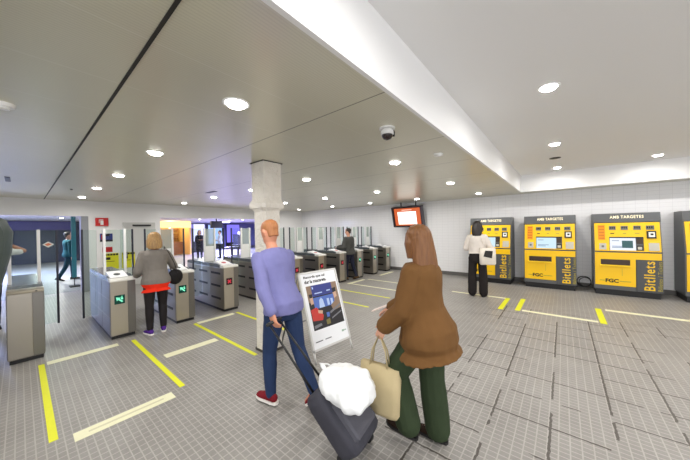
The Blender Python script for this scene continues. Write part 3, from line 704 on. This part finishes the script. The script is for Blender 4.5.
class Fig:
    def __init__(s, H=1.75, lean=0., turn=0., arms=None, legs=None, head_yaw=0., head_pitch=0., sh=1.0):
        k = H/1.75; s.k = k; s.sh = sh
        pel = V((0, 0, .93))
        RL = Matrix.Rotation(-radians(lean), 3, 'X') @ Matrix.Rotation(radians(turn), 3, 'Z')
        s.up = lambda p: (pel+RL @ (V(p)-pel))*k
        s.lo = lambda p: V(p)*k
        s.RL = RL
        RH = RL @ Matrix.Rotation(radians(head_yaw), 3, 'Z') @ Matrix.Rotation(-radians(head_pitch), 3, 'X')
        nb = V((0, .0, 1.5))
        s.hd = lambda p: s.up(nb)+RH @ (V(p)-nb)*k
        s.RH = RH
        s.arm = {}
        for sd, sg in (('L', -1), ('R', 1)):
            u, f, h = [V(q).normalized() for q in (arms or {}).get(sd, ((sg*.12, 0, -1), (sg*.04, .12, -1), (0, .15, -1)))]
            S = s.up((sg*.168*sh, -.005, 1.392)); E = S+u*.285*k; Wp = E+f*.245*k
            s.arm[sd] = (S, E, Wp, u, f, h)
        s.leg = {}
        for sd, sg in (('L', -1), ('R', 1)):
            th, shn, ft = [V(q).normalized() for q in (legs or {}).get(sd, ((sg*.03, 0, -1), (0, -.02, -1), (sg*.15, 1, -.0)))]
            Hp = s.lo((sg*.092, 0, .9)); K = Hp+th*.42*k; A = K+shn*.405*k
            s.leg[sd] = (Hp, K, A, th, shn, ft)
        # drop so that the lower foot stands on the floor
        low = 9
        for sd in 'LR':
            A, ft = s.leg[sd][2], s.leg[sd][5]
            low = min(low, (A-V((0, 0, .075*k))).z, (A+ft*.17*k).z-.055*k if ft.z < -.1 else 9)
        dz = V((0, 0, -low)); s.dz = dz
        s.arm = {q: tuple(p+dz if i < 3 else p for i, p in enumerate(v)) for q, v in s.arm.items()}
        s.leg = {q: tuple(p+dz if i < 3 else p for i, p in enumerate(v)) for q, v in s.leg.items()}
        u0, l0, h0 = s.up, s.lo, s.hd
        s.up = lambda p: u0(p)+dz
        s.lo = lambda p: l0(p)+dz
        s.hd = lambda p: h0(p)+dz
    def torso(s, mb, secs, grow=0.):
        pts = []; rad = []
        for z, a, b, y in secs:
            pts.append(s.up((0, y, z)) if z > .95 else s.lo((0, y, z))); rad.append(((a*(s.sh if z > 1.2 else 1)+grow)*s.k, (b+grow)*s.k))
        side = s.RL @ V((1, 0, 0))
        mb.tube(pts, rad, side, 20)
    TORSO = [(.80, .12, .1, -.005), (.86, .165, .118, -.01), (.93, .172, .122, -.012), (1.03, .15, .105, 0), (1.1, .138, .098, .004), (1.2, .148, .104, .004), (1.3, .165, .112, 0), (1.37, .168, .108, -.005), (1.41, .15, .095, -.008), (1.44, .115, .078, -.008), (1.462, .08, .066, -.008), (1.48, .055, .055, -.004)]
    def hand(s, mb, sd, curl=.5):
        S, E, Wp, u, f, h = s.arm[sd]; k = s.k; sg = 1 if sd == 'R' else -1
        # palm plane: side axis across the knuckles
        ax = V((0, 1, 0)) if abs(h.y) < .7 else V((sg*-1, 0, 0))
        ax = (ax-h*ax.dot(h)).normalized(); pn = h.cross(ax)*(1 if sd == 'L' else -1)
        if abs(h.y) >= .7: pn = pn if pn.z < 0 else -pn
        mb.tube([Wp-f*.02*k, Wp+h*.02*k, Wp+h*.06*k, Wp+h*.088*k], [(.026*k, .02*k), (.034*k, .018*k), (.041*k, .017*k), (.038*k, .013*k)], ax, 12)
        for j, (o, L) in enumerate(((.03, .07), (.011, .078), (-.009, .073), (-.028, .056))):
            p = Wp+h*.08*k+ax*o*k; d1_ = (h+pn*curl*.6+ax*o*.8).normalized(); d2_ = (h+pn*curl*1.6).normalized(); d3_ = (h*.6+pn*curl*2.2).normalized()
            q = [p, p+d1_*L*.5*k, p+d1_*L*.5*k+d2_*L*.3*k, p+d1_*L*.5*k+d2_*L*.3*k+d3_*L*.24*k]
            mb.limb(q, [.0098*k, .0092*k, .0086*k, .0074*k], ax, 8)
        p = Wp+h*.022*k+ax*.03*k; d1_ = (ax*.8+h*.7+pn*.3).normalized(); d2_ = (ax*.25+h*.9+pn*.5).normalized()
        mb.limb([p, p+d1_*.036*k, p+d1_*.036*k+d2_*.034*k], [.0125*k, .0108*k, .009*k], pn, 8)
        return Wp+h*.07*k
    def body(s, root, skin, vox=.0065, curl=.5):
        mb = MB(); k = s.k
        s.torso(mb, s.TORSO, -.012)
        hx = s.RL @ V((1, 0, 0))
        mb.tube([s.up((0, -.008, 1.43)), s.up((0, 0, 1.5)), s.hd((0, .008, 1.56))], [.062*k, .054*k, .055*k], hx, 14)
        HX = s.RH @ V((1, 0, 0))
        hs = [(1.515, .026, .03, .062), (1.53, .048, .05, .045), (1.56, .064, .078, .018), (1.6, .071, .092, .006), (1.645, .075, .098, .0), (1.69, .074, .096, -.004), (1.725, .06, .078, -.006), (1.748, .03, .04, -.008)]
        mb.tube([s.hd((0, y, z)) for z, a, b, y in hs], [(a*k, b*k) for z, a, b, y in hs], HX, 20)
        # nose, brow, lips, ears
        mb.tube([s.hd((0, .096, 1.648)), s.hd((0, .108, 1.622)), s.hd((0, .118, 1.603)), s.hd((0, .098, 1.592))], [.009*k, .011*k, .015*k, .012*k], HX, 8)
        mb.tube([s.hd((-.05, .075, 1.665)), s.hd((0, .096, 1.668)), s.hd((.05, .075, 1.665))], [.009*k]*3, (0, 0, 1), 8)
        mb.tube([s.hd((-.022, .092, 1.566)), s.hd((0, .1, 1.567)), s.hd((.022, .092, 1.566))], [.005*k, .009*k, .005*k], (0, 0, 1), 8)
        for sg in (-1, 1):
            mb.tube([s.hd((sg*.072, -.004, 1.595)), s.hd((sg*.082, -.012, 1.625)), s.hd((sg*.078, -.01, 1.652))], [(.008*k, .014*k), (.009*k, .022*k), (.007*k, .013*k)], HX, 8)
        for sd in 'LR':
            S, E, Wp, u, f, h = s.arm[sd]
            mb.limb([S, S.lerp(E, .35), E], [.045*k, .045*k, .037*k]); mb.limb([E, E.lerp(Wp, .3), Wp], [.038*k, .037*k, .026*k])
            s.hand(mb, sd, curl)
            Hp, K, A, th, shn, ft = s.leg[sd]
            mb.limb([Hp, Hp.lerp(K, .4), K], [.082*k, .074*k, .05*k]); cf = K.lerp(A, .3)
            mb.limb([K, cf, A], [.05*k, .051*k, .033*k])
            mb.limb([A-ft*.03*k-V((0, 0, .03*k)), A+ft*.06*k-V((0, 0, .035*k)), A+ft*.15*k-V((0, 0, .05*k))], [.03*k, .036*k, .022*k])
        me = remesh(mb, vox*k, 2)
        o = place('body', me, [skin, EYE, IRIS, LIP], root)
        # eyes and lips as areas of the same surface
        ey = [s.hd((sg*.032, .083, 1.642)) for sg in (-1, 1)]; lp = [s.hd((x, .098, 1.566)) for x in (-.016, 0, .016)]
        for p in me.polygons:
            c = p.center
            dd = min((c-e).length for e in ey)
            if dd < .0075*k: p.material_index = 2
            elif dd < .0145*k and abs((c-ey[0]).z) < .008*k: p.material_index = 1
            elif min((c-e).length for e in lp) < .011*k: p.material_index = 3
        return o
    def top(s, root, name, m, hem=.86, sleeve=1., grow=.014, loose=0., neck=1.47, flare=0., amp=.006):
        mb = MB(); k = s.k
        secs = [q for q in s.TORSO if hem+.02 < q[0] <= neck]
        z0 = hem
        secs = [(z0, .172, .122, -.01)]+secs
        fl = lambda z: flare*max(0, (1.15-z)/(1.15-z0))
        secs = [(z, a+fl(z), b+fl(z), y-fl(z)*.4) for z, a, b, y in secs]
        secs = [(z, max(a, .15*(1 if z < 1.4 else 0)) if loose else a, b, y) for z, a, b, y in secs]
        s.torso(mb, secs, grow+loose)
        for sd in ('LR' if sleeve > 0 else ''):
            S, E, Wp, u, f, h = s.arm[sd]; gg = grow+loose*.6
            mb.limb([S, S.lerp(E, .35), E if sleeve >= .5 else S.lerp(E, .8)], [(.042+gg)*k, (.045+gg)*k, (.041+gg)*k])
            if sleeve >= .9: mb.limb([E, E.lerp(Wp, .4), E.lerp(Wp, .95)], [(.041+gg)*k, (.039+gg)*k, (.029+gg)*k])
        return place(name, remesh(mb, .009*k, 5, folds(amp)), m, root)
    def trousers(s, root, name, m, waist=1.0, ankle=1., grow=.012, flare=0., amp=.004):
        mb = MB(); k = s.k
        s.torso(mb, [(.8, .125, .105, -.005), (.86, .168, .12, -.01), (.93, .174, .124, -.012), (waist, .156, .108, 0)], grow*.5)
        for sd in 'LR':
            Hp, K, A, th, shn, ft = s.leg[sd]; cf = K.lerp(A, .35); A2 = K.lerp(A, ankle)
            mb.limb([Hp, Hp.lerp(K, .4), K], [(.084+grow)*k, (.076+grow)*k, (.053+grow+flare*.5)*k])
            mb.limb([K, cf, A2], [(.053+grow+flare*.5)*k, (.052+grow+flare*.7)*k, (.037+grow+flare)*k])
        return place(name, remesh(mb, .009*k, 4, folds(amp, 11)), m, root)
    def shoes(s, root, m, sole):
        k = s.k
        for sd in 'LR':
            Hp, K, A, th, shn, ft = s.leg[sd]; fs = V((1, 0, 0)); fs = (fs-ft*fs.dot(ft)).normalized(); dn = ft.cross(fs); dn = dn if dn.z < 0 else -dn
            P_ = lambda a, b: A+ft*a*k+dn*b*k
            mb = MB(); mb.tube([P_(-.07, .035), P_(-.05, .03), P_(.0, .02), P_(.06, .035), P_(.13, .048), P_(.175, .052), P_(.19, .056)], [(.02*k, .025*k), (.036*k, .038*k), (.04*k, .05*k), (.044*k, .036*k), (.046*k, .026*k), (.036*k, .02*k), (.015*k, .012*k)], fs, 14)
            mb.limb([P_(0, -.02), P_(0, .02)], [.043*k, .044*k])
            sh = place('shoe', remesh(mb, .006*k, 2), m, root)
            mb = MB(); outl = [(-.078, .025), (-.085, 0), (-.078, -.025), (-.03, -.038), (.05, -.044), (.12, -.05), (.17, -.04), (.198, -.015), (.2, .015), (.17, .04), (.12, .05), (.05, .044), (-.03, .038)]
            mb.rings([[P_(a, d)+fs*b*k for a, b in outl] for d in (.055, .078)])
            place_o = mb.build('sole', sole, sh)
    def hair(s, root, m, length=0., vol=.0, ginger=False):
        k = s.k; mb = MB()
        mb.ball((0, -.018, 1.672), (.083+vol, .098+vol, .088+vol), 3)
        if length == 0: mb.tube([(0, -.045, 1.66), (0, -.055, 1.57)], [(.07, .06), (.056, .045)], (1, 0, 0), 14)
        else:
            n = 6
            mb.tube([(0, -.045-.025*math.sin(i/n*2.2)-vol*.5, 1.66-length*i/n) for i in range(n+1)], [(.08+vol+.02*min(1, i/3)-.03*(i/n)**3, .06+vol-.02*(i/n)) for i in range(n+1)], (1, 0, 0), 18)
            for sg in (-1, 1):
                mb.tube([(sg*.066, .012, 1.7), (sg*(.08+vol), .0, 1.62), (sg*(.085+vol), -.01, max(1.66-length*.9, 1.5))], [(.02, .05), (.022, .045), (.012, .03)], (1, 0, 0), 10)
        # clear the face
        me = remesh(mb, .007, 3, lambda c: .004*noise.noise(V((c.x*60, c.y*60, c.z*7)))+.003*noise.noise(V((c.x*25, c.y*25, c.z*4))))
        bm = bmesh.new(); bm.from_mesh(me)
        kill = [v for v in bm.verts if v.co.y > .03 and v.co.z < 1.705 and abs(v.co.x) < .075]
        bmesh.ops.delete(bm, geom=kill, context='VERTS'); bm.to_mesh(me); bm.free()
        for v in me.vertices: v.co = s.hd(v.co)
        return place('hair', me, m, root)

def hairmat(name, a, b):
    h = NT(name); 
    mp = h.nt.nodes.new('ShaderNodeMapping'); mp.inputs['Scale'].default_value = (70, 70, 5)
    tc = h.nt.nodes.new('ShaderNodeTexCoord'); h.nt.links.new(tc.outputs['Object'], mp.inputs[0])
    c = h.mix(h.noise(1, 3, mp.outputs[0]), srgb(*a), srgb(*b)); h.nt.links.new(c, h.b.inputs['Base Color']); h.b.inputs['Roughness'].default_value = .5
    return h.m
WSOLE = mat('white_sole', srgb(236, 232, 226), .6); BSOLE = mat('dark_sole', srgb(26, 24, 24), .6)
def person(label, loc, rz): return thing('person', label, 'person', loc, radians(rz))

# --- man in blue shirt pulling a trolley
r = person('bald man in blue shirt and jeans walking towards the gates pulling a trolley', (-2.18, 1.66, 0), 90)
A = Fig(1.83, lean=17, arms={'L': ((-.16, -.52, -1), (-.02, -.6, -.9), (0, -.4, -1)), 'R': ((.12, .12, -1), (-.1, .95, -.45), (-.1, 1, -.25))},
        legs={'L': ((-.03, .2, -1), (0, -.02, -1), (-.1, 1, 0)), 'R': ((.02, -.22, -1), (0, -.62, -1), (.08, .8, -.6))}, head_pitch=-4, sh=1.06)
A.body(r, mat('fair_skin', srgb(206, 142, 112), .5, mottle=.06, mscale=20), curl=.8)
A.top(r, 'shirt', cloth('blue_shirt', 122, 122, 172), hem=.86, grow=.016, loose=.008, flare=.014, amp=.007)
A.trousers(r, 'jeans', cloth('dark_blue_jeans', 42, 58, 92), grow=.014)
A.shoes(r, cloth('maroon_trainers', 120, 26, 36), WSOLE)
A.hair(r, hairmat('short_ginger_hair', (150, 92, 52), (190, 130, 84)), 0, -.004)
mh = A.arm['L'][2]+A.arm['L'][5]*.075*A.k     # pulling hand, local
RZ = Matrix.Rotation(radians(90), 3, 'Z')
hw_ = RZ @ mh+V((-2.18, 1.66, 0))
ph = A.arm['R'][2]+A.arm['R'][5]*.11*A.k
pw = RZ @ ph+V((-2.18, 1.66, 0))
o = MB().box(-.075, .075, -.05, .05, -.004, .004, .002).build('paper_leaflet', WHT, loc=pw); o.rotation_euler = (radians(10), radians(-35), radians(8))
tag(o, 'small white leaflet held in front by the man in blue shirt', 'leaflet')

# --- trolley with a white bag
wheel = V((-1.24, 1.6, .05)); ax_ = (hw_-wheel).normalized(); sd_ = V((0, 1, 0)); sd_ = (sd_-ax_*sd_.dot(ax_)).normalized(); nn_ = ax_.cross(sd_)
if nn_.z < 0: nn_ = -nn_
t = thing('trolley_suitcase', 'dark grey soft trolley suitcase pulled by the man in blue shirt', 'suitcase', wheel-V((0, 0, .05)))
def tf(a, b, c): return V((0, 0, .05))+ax_*a+sd_*b+nn_*c
b = MB(); n = 24; rg = []
for a, sc_ in ((.0, .8), (.02, .95), (.08, 1), (.4, 1), (.46, .96), (.49, .82)):
    r_ = []
    for q in range(n):
        th = 2*pi*q/n; e = abs(cos(th))**.5*math.copysign(1, cos(th)); s_ = abs(sin(th))**.5*math.copysign(1, sin(th))
        r_.append(tf(a+.01, e*.19*sc_, .1+s_*.115*sc_))
    rg.append(r_)
b.rings(rg).build('suitcase_shell', cloth('dark_grey_canvas', 62, 62, 70, .7), t, True)
b = MB(); rg = []
for c_, sc_ in ((.2, 1.), (.235, .95), (.245, .8)):
    rg.append([tf(.22+sc_*.15*y_, .14*sc_*x_, c_) for x_, y_ in ((-1, -.9), (-.9, -1), (.9, -1), (1, -.9), (1, .9), (.9, 1), (-.9, 1), (-1, .9))])
b.rings(rg).build('front_pocket', cloth('grey_pocket', 84, 84, 92, .7), t)
hl = (hw_-wheel).length
for s_ in (-.07, .07): MB().tube([tf(.45, s_, .02), tf(hl-.02, s_*.8, .0)], [.011, .009], n=8).build('handle_rod', BLACK, t, True)
MB().limb([tf(hl, -.075, 0), tf(hl, .075, 0)], [.016, .016], n=10).build('handle_grip', BLACK, t, True)
for s_ in (-.15, .15):
    wq = MB(); rg = [[V((0, s_+d_, .05))+V((.05*cos(2*pi*q/20), 0, .05*sin(2*pi*q/20))) for q in range(20)] for d_ in (-.018, .018)]
    wq.rings(rg).build('wheel', BLACK, t)
t = thing('plastic_bag', 'crumpled white plastic bag lying on top of the trolley suitcase', 'bag', wheel+ax_*.36+nn_*.27)
b = MB(); b.tube([(-.19, 0, .05), (-.15, 0, .06), (0, 0, .05), (.14, 0, -.01), (.19, 0, -.04)], [(.1, .05), (.16, .09), (.185, .12), (.17, .1), (.11, .05)], (0, 1, 0), 18).ball((-.1, -.06, .1), (.09, .1, .07), 2).ball((.06, .07, .08), (.1, .09, .08), 2)
me = remesh(b, .012, 4, folds(.016, 11)); place('bag_body', me, mat('white_plastic', srgb(236, 238, 238), .4), t)
b = MB(); b.tube([(-.16, -.04, .1), (-.22, -.03, .13), (-.27, .0, .12), (-.22, .03, .12), (-.16, .04, .1)], [(.018, .006)]*5, n=8).build('bag_handle', bpy.data.materials['white_plastic'], t, True)

# --- woman with long hair, brown coat, green trousers
bx, by = -.86, 2.03
r = person('woman with long auburn hair in brown coat and green trousers walking past', (bx, by, 0), 90)
B = Fig(1.73, lean=4, head_yaw=-28, arms={'L': ((-.14, .22, -1), (-.02, .75, -.75), (0, .5, -.9)), 'R': ((-.02, .4, -1), (-.25, .9, -.5), (-.2, 1, -.4))},
        legs={'L': ((-.02, .62, -1), (0, -.3, -1), (0, 1, .1)), 'R': ((.0, -.04, -1), (0, -.1, -1), (.05, 1, 0))}, sh=.92)
B.body(r, SKIN)
B.top(r, 'coat', cloth('brown_coat', 108, 76, 42), hem=.74, grow=.03, loose=.02, flare=.075, amp=.007)
B.trousers(r, 'trousers', cloth('dark_green_trousers', 50, 62, 42), flare=.03, grow=.034, ankle=.97)
B.shoes(r, cloth('dark_brown_shoes', 50, 36, 28), BSOLE)
B.hair(r, hairmat('long_auburn_hair', (84, 50, 24), (138, 90, 44)), .44, .014)
hwB = RZ @ (B.arm['R'][2]+B.arm['R'][5]*.10*B.k)+V((bx, by, 0))
o = MB().box(-.08, .08, -.042, .042, -.005, .005, .004).build('phone', mat('pale_pink_phone', srgb(232, 214, 206), .3), loc=hwB+V((-.03, 0, .02))); o.rotation_euler = (0, radians(-25), radians(10))
tag(o, 'pale phone held out in front by the woman in brown coat', 'phone')
hwB = RZ @ (B.arm['L'][2]+B.arm['L'][5]*.09*B.k)+V((bx, by, 0))
t = thing('tote_bag', 'beige cloth tote bag hanging from the hand of the woman in brown coat', 'bag', (hwB.x, hwB.y, hwB.z-.62), radians(4))
b = MB(); b.rings([[V((x*w_, y*d_, z)) for x, y in ((-1, -.7), (-.7, -1), (.7, -1), (1, -.7), (1, .7), (.7, 1), (-.7, 1), (-1, .7))] for z, w_, d_ in ((0, .15, .05), (.03, .17, .06), (.2, .175, .055), (.38, .17, .03))])
b.build('bag_body', cloth('beige_canvas', 188, 172, 134), t, True)
for y in (-.022, .022): MB().tube([(-.08, y, .37), (-.06, y*.7, .5), (0, 0, .63), (.06, y*.7, .5), (.08, y, .37)], [(.012, .004)]*5, (0, 1, 0), 8).build('strap', bpy.data.materials['beige_canvas'], t, True)

# --- woman in grey at the gate
gx, gy = -5.4, 1.46
r = person('woman with blonde bob in grey cardigan and red top at a gate', (gx, gy, 0), 90)
G = Fig(1.70, lean=3, turn=-6, arms={'R': ((.5, .35, -.85), (.42, .9, -.3), (.1, 1, -.1)), 'L': ((-.28, -.02, -1), (.1, .75, -.35), (.3, 1, .1))},
        legs={'L': ((-.02, .02, -1), (0, -.04, -1), (-.15, 1, 0)), 'R': ((.03, .08, -1), (0, -.06, -1), (.25, 1, 0))}, sh=.98, head_yaw=-8, head_pitch=10)
G.body(r, SKIN)
G.top(r, 'red_top', cloth('red_top', 236, 52, 28), hem=.735, grow=.034, sleeve=0, flare=.02, neck=.94, amp=.003)
G.top(r, 'cardigan', cloth('grey_cardigan', 128, 122, 116), hem=.88, grow=.022, loose=.01, flare=.024, amp=.008)
G.trousers(r, 'leggings', cloth('black_leggings', 34, 30, 32, .5), grow=.014, amp=.002, ankle=.94)
G.shoes(r, cloth('purple_trainers', 82, 44, 136), WSOLE)
G.hair(r, hairmat('blonde_bob', (92, 64, 38), (206, 164, 104)), .2, .02)
t = thing('shoulder_bag', 'black shoulder bag hanging at the hip of the woman in grey', 'bag', (gx-.02, gy+.3, .78), radians(90))
b = MB(); b.ball((0, 0, .13), (.13, .06, .14), 3); place('bag_body', remesh(b, .01, 2, folds(.006)), cloth('black_leather', 30, 28, 30, .45), t)
sh_ = RZ @ G.up((.1, .0, 1.46)); sh_ = sh_+V((gx, gy, 0))
inv = lambda p: Matrix.Rotation(radians(-90), 3, 'Z') @ (V(p)-V((gx-.02, gy+.3, .78)))
MB().tube([inv((gx+.1, gy+.3, 1.0)), inv((gx+.17, gy+.22, 1.2)), inv((gx+.14, gy+.15, 1.38)), inv((gx+.02, gy+.13, 1.462)), inv((gx-.12, gy+.16, 1.36)), inv((gx-.15, gy+.28, 1.02))], [(.014, .005)]*6, (0, 1, 0), 8).build('strap', bpy.data.materials['black_leather'], t, True)

# --- woman at the ticket machine
tx, ty = -1.64, 7.12
r = person('woman with black hair in white blouse and wide black trousers at a ticket machine', (tx, ty, 0), 8)
T = Fig(1.83, lean=2, arms={'L': ((-.35, .1, -1), (.3, .9, -.1), (.2, 1, .1)), 'R': ((.38, .05, -1), (.1, .95, .0), (-.1, 1, .1))},
        legs={'L': ((-.06, .02, -1), (0, -.02, -1), (-.15, 1, 0)), 'R': ((.06, .0, -1), (0, .0, -1), (.2, 1, 0))}, sh=.94, head_pitch=10)
T.body(r, SKIN, .0075)
T.top(r, 'blouse', cloth('white_blouse', 226, 218, 210), hem=.98, grow=.016, loose=.016, amp=.009)
T.trousers(r, 'trousers', cloth('wide_black_trousers', 40, 36, 36), waist=1.06, grow=.018, flare=.04, ankle=.97)
T.shoes(r, cloth('black_shoes', 26, 24, 24, .5), BSOLE)
T.hair(r, hairmat('black_hair', (20, 16, 16), (44, 34, 32)), .26, .018)
t = thing('tote_bag', 'white tote bag with black print at the hip of the woman in white blouse', 'bag', (tx+.25, ty-.12, .8), radians(24))
b = MB(); b.rings([[V((x*w_, y*d_, z)) for x, y in ((-1, -.7), (-.7, -1), (.7, -1), (1, -.7), (1, .7), (.7, 1), (-.7, 1), (-1, .7))] for z, w_, d_ in ((0, .15, .03), (.03, .17, .05), (.2, .172, .05), (.4, .165, .03))])
b.build('bag_body', cloth('white_canvas', 226, 218, 206), t, True)
MB().poly([V((-.1, -.056, .2)), V((.08, -.056, .16)), V((.1, -.054, .33)), V((-.06, -.05, .34))]).build('bag_print', LBLK, t)
MB().tube([(-.1, -.02, .38), (-.1, .0, .5), (-.12, .06, .62), (-.04, .14, .5), (.1, .03, .38)], [(.014, .004)]*5, (0, 1, 0), 8).build('strap', bpy.data.materials['white_canvas'], t, True)

# --- man in dark jacket passing a gate
r = person('man in dark grey jacket and navy trousers passing through a gate', (-5.6, 7.06, 0), 96)
Fm = Fig(1.73, lean=4, arms={'R': ((.45, .2, -1), (.2, .9, -.25), (0, 1, -.2)), 'L': ((-.3, .15, -1), (.1, .9, -.1), (.2, 1, 0))},
         legs={'L': ((0, .2, -1), (0, -.02, -1), (0, 1, 0)), 'R': ((0, -.15, -1), (0, -.4, -1), (0, .9, -.3))}, head_yaw=8, sh=1.1)
Fm.body(r, SKIN, .0075)
Fm.top(r, 'jacket', cloth('dark_grey_jacket', 78, 78, 76), hem=.86, grow=.026, loose=.03)
Fm.trousers(r, 'trousers', cloth('navy_trousers', 36, 38, 54))
Fm.shoes(r, cloth('brown_boots', 96, 74, 44), BSOLE)
Fm.hair(r, hairmat('dark_brown_hair', (34, 26, 22), (60, 46, 38)), 0, .003)
Sx = lambda p: Fm.up(p)
MB().tube([Sx((.1, -.125, 1.43)), Sx((.02, -.16, 1.3)), Sx((-.1, -.165, 1.12)), Sx((-.2, -.1, .98))], [(.016, .006)]*4, (1, 0, 0), 8).build('bag_strap', BLACK, r, True)

# --- people in the far hall
def far_person(label, loc, rz, H, topc, legc, hairc, hl, hem, fig=None, skin=SKIN, sleeve=1.):
    r = person(label, loc, rz); q = Fig(H, **(fig or {})); k = label[:14].replace(' ', '_')
    q.body(r, skin, .011); q.top(r, 'coat' if hem < .8 else 'shirt', cloth(k+'_top', *topc), hem=hem, grow=.02, loose=.012, sleeve=sleeve)
    q.trousers(r, 'trousers', cloth(k+'_legs', *legc)); q.shoes(r, cloth(k+'_shoes', 34, 32, 34), BSOLE); q.hair(r, hairmat(k+'_hair', *hairc), hl, .004)
    return r
far_person('person in long black coat standing in the far hall with folded arms', (-17.2, 6.95, 0), -90, 1.78, (36, 32, 36), (40, 38, 44), ((24, 20, 20), (44, 36, 32)), .2, .55,
           dict(arms={'L': ((-.2, .2, -1), (.8, .5, .2), (1, .2, 0)), 'R': ((.2, .2, -1), (-.8, .5, .2), (-1, .2, 0))}))
far_person('person in white shirt and dark vest standing sideways in the far hall', (-16.9, 8.05, 0), 160, 1.75, (176, 176, 190), (34, 34, 44), ((26, 22, 22), (50, 40, 36)), 0, .9,
           dict(arms={'L': ((-.1, .3, -1), (.1, 1, .1), (0, 1, .2))}))
far_person('person in dark teal clothes walking behind the gates by the grey pillar', (-14.2, 1.13, 0), 12, 1.8, (34, 84, 96), (28, 58, 72), ((30, 26, 26), (54, 44, 38)), 0, .86,
           dict(legs={'L': ((0, .32, -1), (0, 0, -1), (0, 1, 0)), 'R': ((0, -.28, -1), (0, -.5, -1), (0, .9, -.4))}))
far_person('person in white shirt with raised elbow behind the covered kiosk', (-8.1, -.41, 0), -90, 1.76, (226, 226, 226), (50, 54, 70), ((40, 30, 26), (70, 54, 44)), 0, .9,
           dict(arms={'L': ((-1, .12, .02), (.75, .15, .55), (.6, .1, .8))}), SKIN_D, .3)

# ------------------------------------------------------------------ world and view
wd = bpy.data.worlds.new('world'); SC.world = wd; wd.use_nodes = True
wd.node_tree.nodes['Background'].inputs[0].default_value = (.96, .97, 1, 1); wd.node_tree.nodes['Background'].inputs[1].default_value = 1.85
SC.view_settings.view_transform = 'Standard'; SC.view_settings.look = 'None'; SC.view_settings.gamma = 1; SC.view_settings.use_curve_mapping = False
SC.view_settings.exposure = .36
SC.cycles.use_denoising = True
SC.cycles.max_bounces = 8; SC.cycles.transparent_max_bounces = 24; SC.cycles.sample_clamp_indirect = 6
for l in list(bpy.data.objects):
    if l.type == 'LIGHT': l.visible_camera = True
